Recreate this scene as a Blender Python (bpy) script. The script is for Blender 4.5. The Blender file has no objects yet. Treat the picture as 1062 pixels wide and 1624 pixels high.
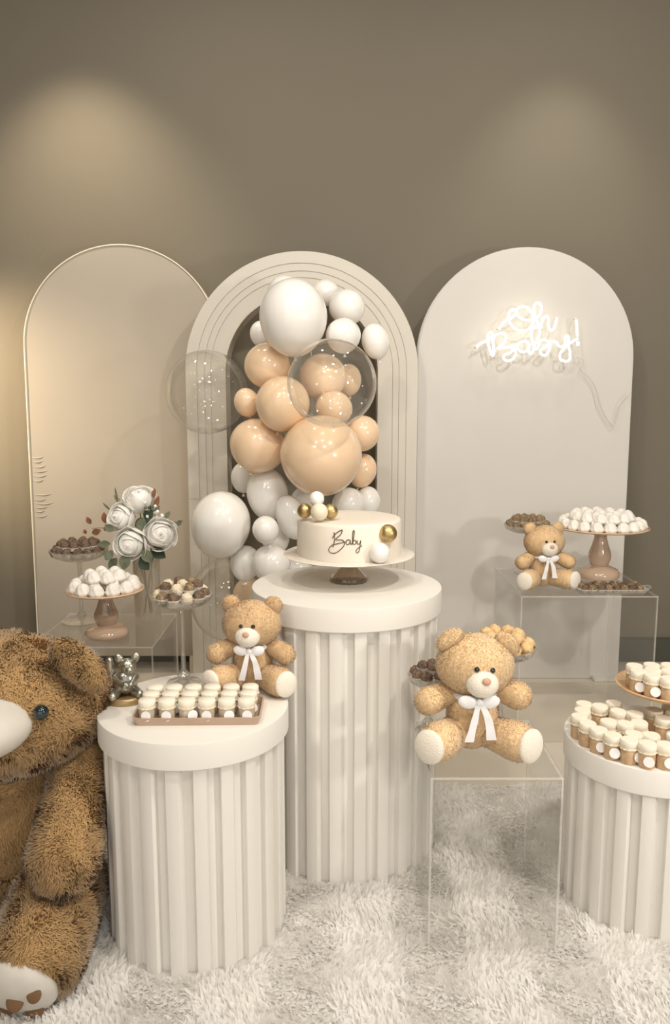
import bpy, bmesh, math, random
import numpy as np
from mathutils import Vector, Matrix, Euler

random.seed(7); rng = np.random.default_rng(11)
S = bpy.context.scene; COL = S.collection
PI = math.pi; rad = math.radians

# ---------------------------------------------------------------- camera
F_PX, CAM_H, PITCH = 1274.0, 1.30, rad(8.3)
cam_d = bpy.data.cameras.new('camera'); cam = bpy.data.objects.new('camera', cam_d); COL.objects.link(cam)
cam.location = (0, 0, CAM_H); cam.rotation_euler = (PI/2 - PITCH, 0, 0)
cam_d.sensor_fit = 'VERTICAL'; cam_d.sensor_height = 36; cam_d.sensor_width = 36*1062/1624
cam_d.lens = 36*F_PX/1624; cam_d.clip_start = .05
S.camera = cam

# ---------------------------------------------------------------- world, exposure
w = bpy.data.worlds.new('room_light'); S.world = w; w.use_nodes = True
w.node_tree.nodes['Background'].inputs[0].default_value = (1.0, .962, .915, 1)
w.node_tree.nodes['Background'].inputs[1].default_value = 1.12
S.view_settings.view_transform = 'Standard'; S.view_settings.look = 'None'
S.view_settings.exposure = 0.14; S.view_settings.gamma = 1; S.view_settings.use_curve_mapping = False

# ---------------------------------------------------------------- lamps (ceiling downlights, side lamps, added fill)
def scene_lamp(x, y, z, power, col=(1, .92, .81), r=.05, target=None, spot=None, blend=.6):
    d = bpy.data.lights.new('scene_lamp', 'SPOT' if spot else 'AREA')
    if spot:
        d.spot_size = rad(spot); d.spot_blend = blend; d.shadow_soft_size = r
    else:
        d.shape = 'DISK'; d.size = r*2
    d.energy = power; d.color = col
    o = bpy.data.objects.new('scene_lamp', d); COL.objects.link(o); o.location = (x, y, z)
    t = Vector(target) if target else Vector((x, y, 0))
    o.rotation_euler = (t - o.location).to_track_quat('-Z', 'Y').to_euler()
    return o
CEIL = 3.30
scene_lamp(1.95, .45, 1.42, 17, col=(1, .95, .88), r=.10, target=(.0, 2.2, .6))       # studio lamp at the right of the photographer
scene_lamp(1.35, .75, 3.22, 30, r=.05, target=(.1, 2.5, .5))          # key, front right
scene_lamp(-.7, .7, 3.22, 14, r=.06, target=(-.3, 2.5, .5))
scene_lamp(.1, 2.15, 3.22, 4, r=.07)                                 # over the cake
scene_lamp(.95, 2.9, 3.22, 4, r=.06)
scene_lamp(-.55, 2.9, 3.22, 5, r=.06)
scene_lamp(-1.15, 3.28, 3.02, 62, col=(1, .83, .62), r=.05, spot=84, blend=1, target=(-1.10, 3.82, 1.55))   # scallops on the wall
scene_lamp(-2.65, 3.15, 1.75, 300, col=(1, .80, .54), r=.05, spot=58, blend=1, target=(-1.70, 3.82, 1.30))  # unseen lamp added low at the left to brighten the wall strip
scene_lamp(1.0, 3.30, 3.02, 20, col=(1, .90, .74), r=.05, spot=72, blend=1, target=(1.0, 3.82, 1.85))
scene_lamp(.6, -.4, 3.22, 24, r=.25, target=(.1, 2.6, .6))
scene_lamp(.15, 1.05, 3.22, 11, r=.12)                                 # fill added over the front of the rug to brighten it
scene_lamp(-1.2, -.4, 3.22, 12, r=.25, target=(-.3, 2.6, .6))

# ---------------------------------------------------------------- pixel -> point at a given distance
def at(px, py, Y):
    a = math.atan((py - 812)/F_PX) + PITCH
    z = CAM_H - Y*math.tan(a)
    d = Y*math.cos(PITCH) - (z - CAM_H)*math.sin(PITCH)
    return Vector(((px - 531)/F_PX*d, Y, z))
def depth(Y, z): return Y*math.cos(PITCH) - (z - CAM_H)*math.sin(PITCH)
def atz(px, py, z):
    a = math.atan((py - 812)/F_PX) + PITCH
    Y = (CAM_H - z)/math.tan(a)
    return at(px, py, Y)

# ---------------------------------------------------------------- materials
def mat(name, col, rough=.6, metal=0, spec=.5, var=0, vscale=20, bump=0, bscale=200, coat=0, sheen=0,
        trans=0, sss=0, emit=None, estr=0):
    m = bpy.data.materials.new(name); m.use_nodes = True
    nt = m.node_tree; b = nt.nodes['Principled BSDF']
    b.inputs['Base Color'].default_value = (*col, 1); b.inputs['Roughness'].default_value = rough
    b.inputs['Metallic'].default_value = metal; b.inputs['Specular IOR Level'].default_value = spec
    if coat: b.inputs['Coat Weight'].default_value = coat; b.inputs['Coat Roughness'].default_value = .06
    if sheen: b.inputs['Sheen Weight'].default_value = sheen; b.inputs['Sheen Roughness'].default_value = .5
    if trans: b.inputs['Transmission Weight'].default_value = trans
    if sss:
        b.inputs['Subsurface Weight'].default_value = sss; b.inputs['Subsurface Radius'].default_value = (.03, .022, .015)
        b.inputs['Subsurface Scale'].default_value = .5
    if emit: b.inputs['Emission Color'].default_value = (*emit, 1); b.inputs['Emission Strength'].default_value = estr
    tc = nt.nodes.new('ShaderNodeTexCoord')
    n = nt.nodes.new('ShaderNodeTexNoise'); n.inputs['Scale'].default_value = vscale; n.inputs['Detail'].default_value = 5
    nt.links.new(tc.outputs['Object'], n.inputs['Vector'])
    v = var if var else .03
    r = nt.nodes.new('ShaderNodeValToRGB')
    r.color_ramp.elements[0].position = .3; r.color_ramp.elements[1].position = .7
    r.color_ramp.elements[0].color = (*[max(0, c*(1-v)) for c in col], 1)
    r.color_ramp.elements[1].color = (*[min(1, c*(1+v)) for c in col], 1)
    nt.links.new(n.outputs['Fac'], r.inputs['Fac']); nt.links.new(r.outputs['Color'], b.inputs['Base Color'])
    if bump:
        n2 = nt.nodes.new('ShaderNodeTexNoise'); n2.inputs['Scale'].default_value = bscale; n2.inputs['Detail'].default_value = 3
        bp = nt.nodes.new('ShaderNodeBump'); bp.inputs['Strength'].default_value = bump; bp.inputs['Distance'].default_value = .01
        nt.links.new(tc.outputs['Object'], n2.inputs['Vector'])
        nt.links.new(n2.outputs['Fac'], bp.inputs['Height']); nt.links.new(bp.outputs['Normal'], b.inputs['Normal'])
    return m

def clear(name, tint=(.97, .97, .95), lo=.03, hi=.75, power=3.5, haze=.03, rough=.02, hazecol=(.9, .87, .8)):
    """thin clear sheet: transparent, reflecting more towards grazing angles, with a little surface haze"""
    m = bpy.data.materials.new(name); m.use_nodes = True; nt = m.node_tree
    for n in list(nt.nodes): nt.nodes.remove(n)
    out = nt.nodes.new('ShaderNodeOutputMaterial')
    tr = nt.nodes.new('ShaderNodeBsdfTransparent'); tr.inputs[0].default_value = (*tint, 1)
    gl = nt.nodes.new('ShaderNodeBsdfGlossy'); gl.inputs['Roughness'].default_value = rough
    df = nt.nodes.new('ShaderNodeBsdfDiffuse'); df.inputs[0].default_value = (*hazecol, 1)
    nz = nt.nodes.new('ShaderNodeTexNoise'); nz.inputs['Scale'].default_value = 8
    hm = nt.nodes.new('ShaderNodeMapRange'); hm.inputs['To Min'].default_value = haze*.6; hm.inputs['To Max'].default_value = haze*1.4
    nt.links.new(nz.outputs['Fac'], hm.inputs['Value'])
    lw = nt.nodes.new('ShaderNodeLayerWeight'); lw.inputs['Blend'].default_value = .5
    pw = nt.nodes.new('ShaderNodeMath'); pw.operation = 'POWER'; pw.inputs[1].default_value = power
    nt.links.new(lw.outputs['Facing'], pw.inputs[0])
    mr = nt.nodes.new('ShaderNodeMapRange'); mr.inputs['To Min'].default_value = lo; mr.inputs['To Max'].default_value = hi
    nt.links.new(pw.outputs[0], mr.inputs['Value'])
    m1 = nt.nodes.new('ShaderNodeMixShader'); m2 = nt.nodes.new('ShaderNodeMixShader')
    nt.links.new(hm.outputs[0], m1.inputs[0]); nt.links.new(tr.outputs[0], m1.inputs[1]); nt.links.new(df.outputs[0], m1.inputs[2])
    nt.links.new(mr.outputs[0], m2.inputs[0]); nt.links.new(m1.outputs[0], m2.inputs[1]); nt.links.new(gl.outputs[0], m2.inputs[2])
    nt.links.new(m2.outputs[0], out.inputs[0])
    return m

def soften(m, amount, col):
    nt = m.node_tree; b = nt.nodes['Principled BSDF']; out = nt.nodes['Material Output']
    t = nt.nodes.new('ShaderNodeBsdfTranslucent'); t.inputs[0].default_value = (*col, 1)
    x = nt.nodes.new('ShaderNodeMixShader'); x.inputs[0].default_value = amount
    nt.links.new(b.outputs[0], x.inputs[1]); nt.links.new(t.outputs[0], x.inputs[2]); nt.links.new(x.outputs[0], out.inputs[0])
    return m
M = {}
M['wall'] = mat('wall_paint', (.19, .168, .128), .85, var=.03, vscale=1.5, bump=.05, bscale=60)
M['ceiling'] = mat('ceiling_paint', (.20, .185, .15), .9)
M['floor'] = mat('floor_tile', (.66, .60, .51), .55, var=.05, vscale=3)
M['skirting'] = mat('dark_skirting', (.075, .075, .055), .5)
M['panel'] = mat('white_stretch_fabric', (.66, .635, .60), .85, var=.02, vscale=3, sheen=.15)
M['panel_left'] = mat('shaded_stretch_fabric', (.40, .36, .305), .85, var=.02, vscale=3, sheen=.15)  # same white fabric, its dimmer, warmer lighting put into the colour
M['panel_edge'] = mat('cream_fabric_hem', (.80, .73, .60), .8)
M['arch'] = mat('painted_arch_board', (.66, .62, .55), .55, var=.02, vscale=2)
M['arch_in'] = mat('arch_reveal', (.50, .45, .37), .6)
M['plinth'] = mat('white_matt_board', (.80, .77, .715), .6, var=.015, vscale=4)
M['rug'] = mat('white_shaggy_pile', (.97, .955, .93), .9, var=.03, vscale=9, sheen=.2)
M['plush'] = mat('honey_plush', (.94, .69, .40), .95, var=.04, vscale=14, sheen=.5, bump=.12, bscale=350)
M['plush_brown'] = mat('tan_plush', (.85, .60, .34), .95, var=.04, vscale=14, sheen=.5, bump=.12, bscale=350)
M['plush_big'] = mat('golden_brown_long_plush', (.44, .27, .115), .95, var=.16, vscale=14, sheen=.3)
M['cream_plush'] = mat('cream_plush', (.86, .79, .68), .95, var=.04, sheen=.4, bump=.3, bscale=300)
M['sole_grey'] = mat('pale_suede_sole', (.62, .58, .52), .85, var=.06, vscale=25)
M['muzzle_big'] = mat('off_white_suede', (.64, .60, .54), .8, var=.03)
M['brown_pad'] = mat('brown_suede_pad', (.16, .085, .035), .8)
M['nose_pink'] = mat('pink_tan_nose', (.62, .36, .25), .6)
M['eye'] = mat('black_bead_eye', (.012, .010, .010), .12, coat=.6)
M['eye_teal'] = mat('dark_teal_eye', (.010, .022, .025), .15, coat=.6)
M['satin'] = mat('white_satin_ribbon', (.86, .85, .86), .28, sheen=.4)
M['pearl'] = mat('pearl_white_latex', (.92, .90, .86), .22, var=.015, vscale=6, coat=.5, sss=.15)
M['peach'] = mat('peach_latex', (.93, .69, .47), .24, var=.02, vscale=6, coat=.5, sss=.15)
M['clear_balloon'] = clear('clear_vinyl_balloon', (.985, .98, .965), .03, .9, 2.6, .05)
M['glint'] = mat('painted_sparkle', (.97, .95, .92), .3)  # white specks that stand in for glints on the clear balloons
M['acrylic'] = clear('clear_acrylic_sheet', (.993, .992, .988), .010, .4, 3.8, .012)
M['acrylic_edge'] = clear('polished_acrylic_edge', (.95, .94, .92), .06, .5, 3.0, .32, hazecol=(.95, .92, .87))
M['glass'] = clear('pressed_glass', (.93, .92, .90), .09, .8, 1.8, .13, rough=.03)
M['glass_ribbed'] = clear('ribbed_vase_glass', (.95, .93, .89), .08, .8, 1.8, .18, rough=.08, hazecol=(.95, .90, .80))
M['glass_smoke'] = clear('amber_pressed_glass', (.80, .70, .57), .10, .8, 1.8, .16, rough=.04, hazecol=(.55, .43, .30))
M['ceramic'] = mat('glazed_beige_ceramic', (.56, .41, .30), .12, var=.06, vscale=15, coat=.7)
M['ceramic_plate'] = mat('peach_glazed_plate', (.72, .52, .36), .15, coat=.6)
M['choc'] = mat('chocolate_sprinkles', (.20, .13, .085), .45, var=.7, vscale=220, bump=.6, bscale=500)
M['choc_light'] = mat('cocoa_gold_sprinkles', (.33, .23, .13), .5, var=.7, vscale=220, bump=.6, bscale=500)
M['caramel'] = mat('golden_sugared_sweet', (.80, .55, .28), .6, var=.15, vscale=200, bump=.5, bscale=300)
M['white_sweet'] = mat('white_chocolate_sweet', (.78, .66, .48), .5, var=.08, vscale=300, bump=.4, bscale=400)
M['meringue'] = mat('white_meringue', (.90, .86, .80), .7)
M['paper'] = mat('white_paper_cup', (.82, .77, .70), .7)
M['board'] = mat('peach_plate_board', (.74, .56, .40), .4)
M['cake'] = mat('cream_buttercream', (.84, .765, .66), .55, var=.02, vscale=10, sss=.1)
M['cake_plate'] = mat('white_glass_plate', (.80, .74, .66), .18, coat=.5)
M['gold'] = mat('gold_ball', (.56, .42, .20), .42, metal=1, var=.1, vscale=60)
M['white_ball'] = mat('white_ball', (.86, .84, .81), .35, coat=.3)
M['cream_ball'] = mat('cream_ball', (.80, .72, .56), .5)
M['gold_ink'] = mat('dark_gold_topper', (.12, .075, .03), .35, metal=.4)
M['neon'] = mat('warm_white_neon', (1, .97, .88), .4, emit=(1, .94, .80), estr=1.15)
M['neon_back'] = mat('clear_neon_standoff', (.80, .76, .68), .3)
M['cord'] = mat('pale_grey_cord', (.62, .57, .51), .4)
M['tray'] = mat('rose_brown_tray', (.50, .36, .27), .35, var=.06)
M['cap'] = mat('cream_cloth_cap', (.88, .81, .68), .85, var=.03, bump=.2, bscale=400)
M['jar'] = mat('caramel_filled_jar', (.58, .385, .215), .18, coat=.6, var=.15, vscale=60)
M['jar_pale'] = mat('milky_filled_jar', (.58, .48, .37), .18, coat=.6, var=.15, vscale=60)
M['string'] = mat('straw_string', (.76, .62, .40), .8)
M['tag'] = mat('white_paper_tag', (.90, .88, .86), .6)
M['silver'] = mat('antique_silver', (.42, .40, .34), .28, metal=.85, var=.55, vscale=45)
M['gilt'] = mat('dull_gold_base', (.42, .30, .15), .4, metal=.5)
M['leaf'] = mat('grey_green_leaf', (.155, .175, .115), .6, var=.25, vscale=30)
M['leaf_dark'] = mat('dark_green_leaf', (.045, .065, .035), .6, var=.25, vscale=30)
M['leaf_brown'] = mat('russet_leaf', (.30, .13, .065), .6, var=.25, vscale=30)
M['petal'] = mat('ivory_petal', (.97, .95, .90), .65, sss=.1)
soften(M['rug'], .48, (.99, .98, .96)); soften(M['plush'], .15, (.92, .70, .46)); soften(M['plush_brown'], .15, (.84, .62, .39))
M['stem'] = mat('green_stem', (.13, .14, .07), .6)
M['wood'] = mat('wooden_plate', (.62, .42, .24), .5, var=.15, vscale=40)

# ---------------------------------------------------------------- mesh helpers: everything is (verts, faces)
def xf(m, mtx): return ([mtx @ Vector(v) for v in m[0]], m[1])
def mv(m, x, y, z): return ([Vector(v) + Vector((x, y, z)) for v in m[0]], m[1])
def join(*ms):
    V, Fc = [], []
    for m in ms:
        k = len(V); V += list(m[0]); Fc += [tuple(i + k for i in f) for f in m[1]]
    return V, Fc
def lathe(prof, n=40, wave=None):
    """prof: (r, z) list; ends on the axis where r == 0"""
    V, Fc, rings = [], [], []
    for r, z in prof:
        if r < 1e-6: rings.append([len(V)]); V.append((0, 0, z))
        else:
            ring = []
            for i in range(n):
                a = 2*PI*i/n; k = wave(a, z) if wave else 1
                ring.append(len(V)); V.append((r*k*math.cos(a), r*k*math.sin(a), z))
            rings.append(ring)
    for a, b in zip(rings, rings[1:]):
        for i in range(n):
            j = (i+1) % n
            if len(a) == 1 and len(b) == 1: continue
            if len(a) == 1: Fc.append((a[0], b[j], b[i]))
            elif len(b) == 1: Fc.append((a[i], a[j], b[0]))
            else: Fc.append((a[i], a[j], b[j], b[i]))
    return V, Fc
def ell(c, r, n=28, m=16, rot=None):
    prof = [(math.sin(PI*i/m), -math.cos(PI*i/m)) for i in range(m+1)]
    prof[0] = (0, -1); prof[-1] = (0, 1)
    s = lathe(prof, n)
    if not hasattr(r, '__len__'): r = (r, r, r)
    mt = Matrix.Translation(c) @ (Euler(rot).to_matrix().to_4x4() if rot else Matrix()) @ Matrix.Diagonal((*r, 1))
    return xf(s, mt)
def limb(p0, p1, r0, r1, n=24):
    p0, p1 = Vector(p0), Vector(p1); L = (p1-p0).length; prof = [(0, -r0)]
    for i in range(1, 7): a = PI/2*i/6; prof.append((r0*math.sin(a), -r0*math.cos(a)))
    for i in range(1, 6): t = i/6; prof.append((r0+(r1-r0)*(t*t*(3-2*t)), L*t))
    for i in range(6): a = PI/2*i/6; prof.append((r1*math.cos(a), L + r1*math.sin(a)))
    prof.append((0, L+r1))
    q = (p1-p0).to_track_quat('Z', 'Y').to_matrix().to_4x4()
    return xf(lathe(prof, n), Matrix.Translation(p0) @ q)
def box(x0, x1, y0, y1, z0, z1):
    V = [(x, y, z) for z in (z0, z1) for y in (y0, y1) for x in (x0, x1)]
    return V, [(0, 2, 3, 1), (4, 5, 7, 6), (0, 1, 5, 4), (2, 6, 7, 3), (0, 4, 6, 2), (1, 3, 7, 5)]
def spline(pts, n=5, closed=False):
    P = [Vector(p) for p in pts]; out = []
    for i in range(len(P)-1):
        p0, p1, p2, p3 = P[max(i-1, 0)], P[i], P[i+1], P[min(i+2, len(P)-1)]
        for k in range(n):
            t = k/n
            out.append(.5*((2*p1) + (p2-p0)*t + (2*p0-5*p1+4*p2-p3)*t*t + (3*p1-p0-3*p2+p3)*t**3))
    out.append(P[-1]); return out
def tube(pts, r, n=8, cap=True):
    P = [Vector(p) for p in pts]; V, Fc = [], []; up = Vector((0.13, 1, .07)).normalized()
    for i, p in enumerate(P):
        d = (P[min(i+1, len(P)-1)] - P[max(i-1, 0)])
        d = d.normalized() if d.length > 1e-9 else Vector((0, 0, 1))
        if i == 0:
            a = d.cross(up); a = a.normalized() if a.length > 1e-3 else d.cross(Vector((1, 0, 0))).normalized()
        else:
            a = (a - d*a.dot(d)); a = a.normalized() if a.length > 1e-6 else d.orthogonal().normalized()
        b = d.cross(a); rr = r(i/(len(P)-1)) if callable(r) else r
        for k in range(n):
            t = 2*PI*k/n; V.append(p + a*rr*math.cos(t) + b*rr*math.sin(t))
    for i in range(len(P)-1):
        for k in range(n):
            l = (k+1) % n; Fc.append((i*n+k, i*n+l, (i+1)*n+l, (i+1)*n+k))
    if cap:
        Fc.append(tuple(range(n-1, -1, -1))); Fc.append(tuple((len(P)-1)*n+k for k in range(n)))
    return V, Fc
def prism(poly, y0, y1):
    """polygon in XZ extruded along Y"""
    n = len(poly); V = [(x, y0, z) for x, z in poly] + [(x, y1, z) for x, z in poly]
    return V, [tuple(range(n)), tuple(range(2*n-1, n-1, -1))] + [(i, i+n, (i+1) % n + n, (i+1) % n) for i in range(n)]

def obj(name, m, material, parent=None, smooth=40, bevel=0, mats=None, fids=None, loc=None):
    me = bpy.data.meshes.new(name); me.from_pydata([tuple(v) for v in m[0]], [], m[1])
    bm = bmesh.new(); bm.from_mesh(me)
    if bevel:
        es = [e for e in bm.edges if len(e.link_faces) == 2 and e.calc_face_angle(0) > rad(40)]
        bmesh.ops.bevel(bm, geom=es, offset=bevel, segments=2, affect='EDGES', clamp_overlap=True)
    bmesh.ops.recalc_face_normals(bm, faces=bm.faces)
    if smooth:
        for f in bm.faces: f.smooth = True
        for e in bm.edges:
            if len(e.link_faces) == 2 and e.calc_face_angle(0) > rad(smooth): e.smooth = False
    bm.to_mesh(me); bm.free()
    for mm in ([material] + (mats or [])): me.materials.append(M[mm])
    if fids: me.polygons.foreach_set('material_index', fids)
    o = bpy.data.objects.new(name, me); COL.objects.link(o)
    if parent: o.parent = parent
    if loc: o.location = loc
    return o
def tag(o, label, cat, group=None, kind=None):
    if label: o['label'] = label
    if cat: o['category'] = cat
    if group: o['group'] = group
    if kind: o['kind'] = kind
    return o
def thing(name, label, cat, loc=(0, 0, 0), rz=0, group=None):
    o = bpy.data.objects.new(name, None); COL.objects.link(o); o.empty_display_size = .05
    o.location = loc; o.rotation_euler = (0, 0, rz); return tag(o, label, cat, group)
def struct(name, m, material, **k):
    o = obj(name, m, material, **k); o['kind'] = 'structure'; return o
KIDS = {}
def dup(root, loc, rz=0, sc=1, label=None, group=None, drop=()):
    kids = KIDS.setdefault(root.name, [c for c in root.children])
    r = root.copy(); COL.objects.link(r); r.location = loc; r.rotation_euler = (0, 0, rz); r.scale = (sc, sc, sc)
    if label: r['label'] = label
    if group: r['group'] = group
    for ch in kids:
        if ch.name.split('.')[0] in drop: continue
        c = ch.copy(); COL.objects.link(c); c.parent = r
    return r

NORM = []                                                              # pile follows the nap of the cloth: its shading normals are those of the surface
def fur(m, n, length, width, lean=(0, 0, -1), leanw=.6, clump=14, cut=None, flow=.55, jit=.28):
    """short bent blades of pile rooted on the surface m; returns (verts, faces) of m plus pile"""
    V = np.array([tuple(v) for v in m[0]]); T = []
    for f in m[1]:
        for k in range(1, len(f)-1): T.append((f[0], f[k], f[k+1]))
    T = np.array(T); A, B, C = V[T[:, 0]], V[T[:, 1]], V[T[:, 2]]
    N = np.cross(B-A, C-A); ar = np.linalg.norm(N, axis=1)+1e-12; N = N/ar[:, None]
    idx = rng.choice(len(T), n, p=ar/ar.sum()); u = rng.random((n, 2)); s = u.sum(1) > 1; u[s] = 1-u[s]
    P = A[idx] + (B-A)[idx]*u[:, :1] + (C-A)[idx]*u[:, 1:]; Nn = N[idx]
    cen = V.mean(0); fl = ((P-cen)*Nn).sum(1) < 0; Nn[fl] *= -1
    if cut:
        c_, n_, th = cut; keep = ((P-np.array(c_))@np.array(n_)) < th; P, Nn = P[keep], Nn[keep]
    return blades(V, m[1], P, Nn, length, width, lean, leanw, clump, flow, jit)
def blades(V0, F0, P, Nn, length, width, lean, leanw, clump, flow=.55, jit=.28):
    n = len(P)
    q = P*clump
    fl = np.stack([np.sin(q[:, 1]*2.1+np.sin(q[:, 2]*1.7)*2), np.sin(q[:, 2]*2.3+np.sin(q[:, 0]*1.9)*2), np.sin(q[:, 0]*2.0+np.sin(q[:, 1]*2.2)*2)], 1)
    L = np.array(lean)[None, :]*leanw + fl*flow + rng.normal(0, jit, (n, 3))
    ln = length*(.65+.6*rng.random(n))[:, None]
    d1 = Nn + L*.5; d1 /= np.linalg.norm(d1, axis=1)[:, None]
    d2 = Nn*.55 + L*1.1; d2 /= np.linalg.norm(d2, axis=1)[:, None]+1e-9
    sd = np.cross(d2, Nn) + rng.normal(0, .22, (n, 3)); sd /= np.linalg.norm(sd, axis=1)[:, None]+1e-9
    sd *= width*.5*(.7+.6*rng.random(n))[:, None]
    base = P - Nn*length*.08; mid = base + d1*ln*.55; tip = mid + d2*ln*.55
    W = np.stack([base-sd, base+sd, mid+sd*.85, mid-sd*.85, tip], 1).reshape(-1, 3)
    k = len(V0); ids = np.arange(n)*5 + k
    Fq = np.stack([ids, ids+1, ids+2, ids+3], 1).tolist(); Ft = np.stack([ids+3, ids+2, ids+4], 1).tolist()
    VV = np.concatenate([np.array([tuple(v) for v in V0]).reshape(-1, 3), W]) if k else W
    NN = Nn*.9 + L*.10 + rng.normal(0, .06, (n, 3)); NN /= np.linalg.norm(NN, axis=1)[:, None]
    NORM.append((k, np.repeat(NN, 5, 0)))
    return VV.tolist(), list(F0) + [tuple(f) for f in Fq] + [tuple(f) for f in Ft]
def furobj(name, m, material, parent, nap=True):
    me = bpy.data.meshes.new(name); me.from_pydata(m[0], [], m[1]); me.materials.append(M[material])
    me.polygons.foreach_set('use_smooth', [True]*len(me.polygons))
    me.update(); k, NN = NORM[-1]; nv = len(me.vertices)
    full = np.zeros((nv, 3)); full[k:] = NN
    if k:
        a = np.zeros(nv*3); me.vertices.foreach_get('normal', a); full[:k] = a.reshape(-1, 3)[:k]
    if nap: me.normals_split_custom_set_from_vertices(full.tolist())
    o = bpy.data.objects.new(name, me); COL.objects.link(o); o.parent = parent; return o

# ================================================================ SETTING
WALL_Y = 3.82
struct('wall_back', box(-2.9, 2.9, WALL_Y, WALL_Y+.1, 0, CEIL), 'wall')
struct('wall_left', box(-3.0, -2.9, -2.8, WALL_Y+.1, 0, CEIL), 'wall')
struct('wall_right', box(2.9, 3.0, -2.8, WALL_Y+.1, 0, CEIL), 'wall')
struct('ceiling', box(-3.0, 3.0, -2.8, WALL_Y+.1, CEIL, CEIL+.1), 'ceiling')
fl = obj('floor', box(-3.0, 3.0, -2.8, WALL_Y+.1, -.1, 0), 'floor'); fl['kind'] = 'structure'
struct('baseboard_back', box(-2.9, 2.9, WALL_Y-.018, WALL_Y, 0, .12), 'skirting', bevel=.004)

# ---------------------------------------------------------------- shaggy rug
RUG = (-1.45, 1.5, .85, 2.52)
rug = thing('shaggy_rug', 'white long-pile shaggy rug covering the floor under the pedestals', 'rug', (0, 0, 0))
obj('backing', box(RUG[0], RUG[1], RUG[2], RUG[3], .001, .012), 'rug', rug, bevel=.003)
n = 85000
P = np.stack([rng.uniform(RUG[0]+.02, RUG[1]-.02, n), rng.uniform(1.15, RUG[3]-.01, n), np.full(n, .010)], 1)
for (qx, qy, qr) in ((.033, 2.221, .262), (-.337, 1.839, .218), (.80, 1.942, .208)):
    P = P[np.hypot(P[:, 0]-qx, P[:, 1]-qy) > qr]
n = len(P)
pile = blades(np.zeros((0, 3)), [], P, np.tile([0, 0, 1.0], (n, 1)), .021, .0095, (.1, -.2, 0), .5, 11, .5, .24)
o = furobj('pile', pile, 'rug', rug, False); o['kind'] = 'stuff'

# ================================================================ BACKDROP PANELS
def arch_poly(R, zs, n=40, half=None):
    return [(-R, 0), (R, 0)] + [(R*math.cos(PI*i/n), zs + R*math.sin(PI*i/n)) for i in range(n+1)]
def arch_panel(label, pxc, ptop, rpx, Y, lean, fabric, foot=0, edge='panel_edge', name='arch_panel'):
    top = at(pxc, ptop, Y + .07); d = depth(Y+.06, 1.6); R = rpx/F_PX*d; X = (pxc-531)/F_PX*depth(Y+.06, top.z)
    root = thing(name, label, 'panel', (X, Y, 0)); root.rotation_euler = (-lean, 0, 0)
    zs = top.z - foot - R
    face = obj('fabric_face', mv(prism(arch_poly(R-.004, zs), -.002, .012), 0, 0, foot), fabric, root, smooth=30, bevel=.004)
    obj('frame', mv(prism(arch_poly(R, zs), .012, .045), 0, 0, foot), edge, root, smooth=30, bevel=.003)
    return root, R, zs
pl, RL, zL = arch_panel('tall fabric arch panel on the left, creased along its lower left edge', 190, 389, 155, 3.635, rad(1.2), 'panel_left', foot=.085)
RP = RL-.003
ap = [(RP*math.cos(PI*i/40), -.003, .085+zL+RP*math.sin(PI*i/40)) for i in range(41)]
obj('edge_piping', tube([(RP, -.003, .09)] + ap + [(-RP, -.003, .09)], .0032, 8), 'panel_edge', pl)
for s in (-.3, .3): obj('foot', box(s-.03, s+.03, 0, .05, 0, .09), 'panel_edge', pl)
for i in range(12):                                                   # creases in the stretched cloth
    z = 1.02 - .020*i - (.05 if i > 5 else 0) + random.uniform(-.004, .004); Lc = random.uniform(.05, .10)
    pts = [(-RL+.006, -.001, z), (-RL+.012+Lc*.5, -.003, z-.004-.002*(i % 3)), (-RL+.012+Lc, -.0012, z+.003)]
    obj('cloth_crease', tube(spline(pts, 5), lambda t: .0004+.0018*math.sin(PI*min(1, max(0, t))), 8), 'panel_left', pl)
pr, RR, zR = arch_panel('white arch panel on the right carrying the glowing sign', 835, 394, 171.5, 3.57, rad(.6), 'panel', edge='panel')
obj('foot', box(RR-.13, RR-.02, -.05, .06, 0, .02), 'panel', pr, bevel=.004)
obj('foot', box(-RR+.02, -RR+.13, -.05, .06, 0, .02), 'panel', pr, bevel=.004)

# central hollow arch of nested bands
YA = 3.44
tp = at(477, 398, YA); XA = (477-531)/F_PX*depth(YA, tp.z)
sc = depth(YA, 1.6)/F_PX
arch = thing('hollow_arch', 'cream hollow arch with stepped bands standing behind the balloons', 'arch', (XA, YA, 0))
rads = [186*sc, 168*sc, 156*sc, 146*sc, 122*sc]; zs = tp.z - rads[0]
def band(Ro, Ri, zs, y0, y1, n=48):
    O = [(Ro, 0)] + [(Ro*math.cos(PI*i/n), zs+Ro*math.sin(PI*i/n)) for i in range(n+1)] + [(-Ro, 0)]
    I = [(Ri, 0)] + [(Ri*math.cos(PI*i/n), zs+Ri*math.sin(PI*i/n)) for i in range(n+1)] + [(-Ri, 0)]
    k = len(O); V = [(x, y0, z) for x, z in O] + [(x, y0, z) for x, z in I] + [(x, y1, z) for x, z in O] + [(x, y1, z) for x, z in I]
    Fc = []
    for i in range(k-1):
        Fc += [(i, i+1, k+i+1, k+i), (2*k+i, 3*k+i, 3*k+i+1, 2*k+i+1), (i, 2*k+i, 2*k+i+1, i+1), (k+i, k+i+1, 3*k+i+1, 3*k+i)]
    Fc += [(0, k, 3*k, 2*k), (k-1, 3*k-1, 4*k-1, 2*k-1)]
    return V, Fc
for i in range(4):
    y0 = (0, .0025, .005, .0075)[i]
    obj('arch_band', band(rads[i]-(.0006 if i else 0), rads[i+1], zs, y0, .155), 'arch', arch, smooth=30, bevel=.001)
zj = at(320, 791, YA).z
obj('board_joint', box(-rads[0]+.002, -rads[1]-.002, -.0012, .004, zj-.0012, zj+.0012), 'arch_in', arch)
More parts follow.
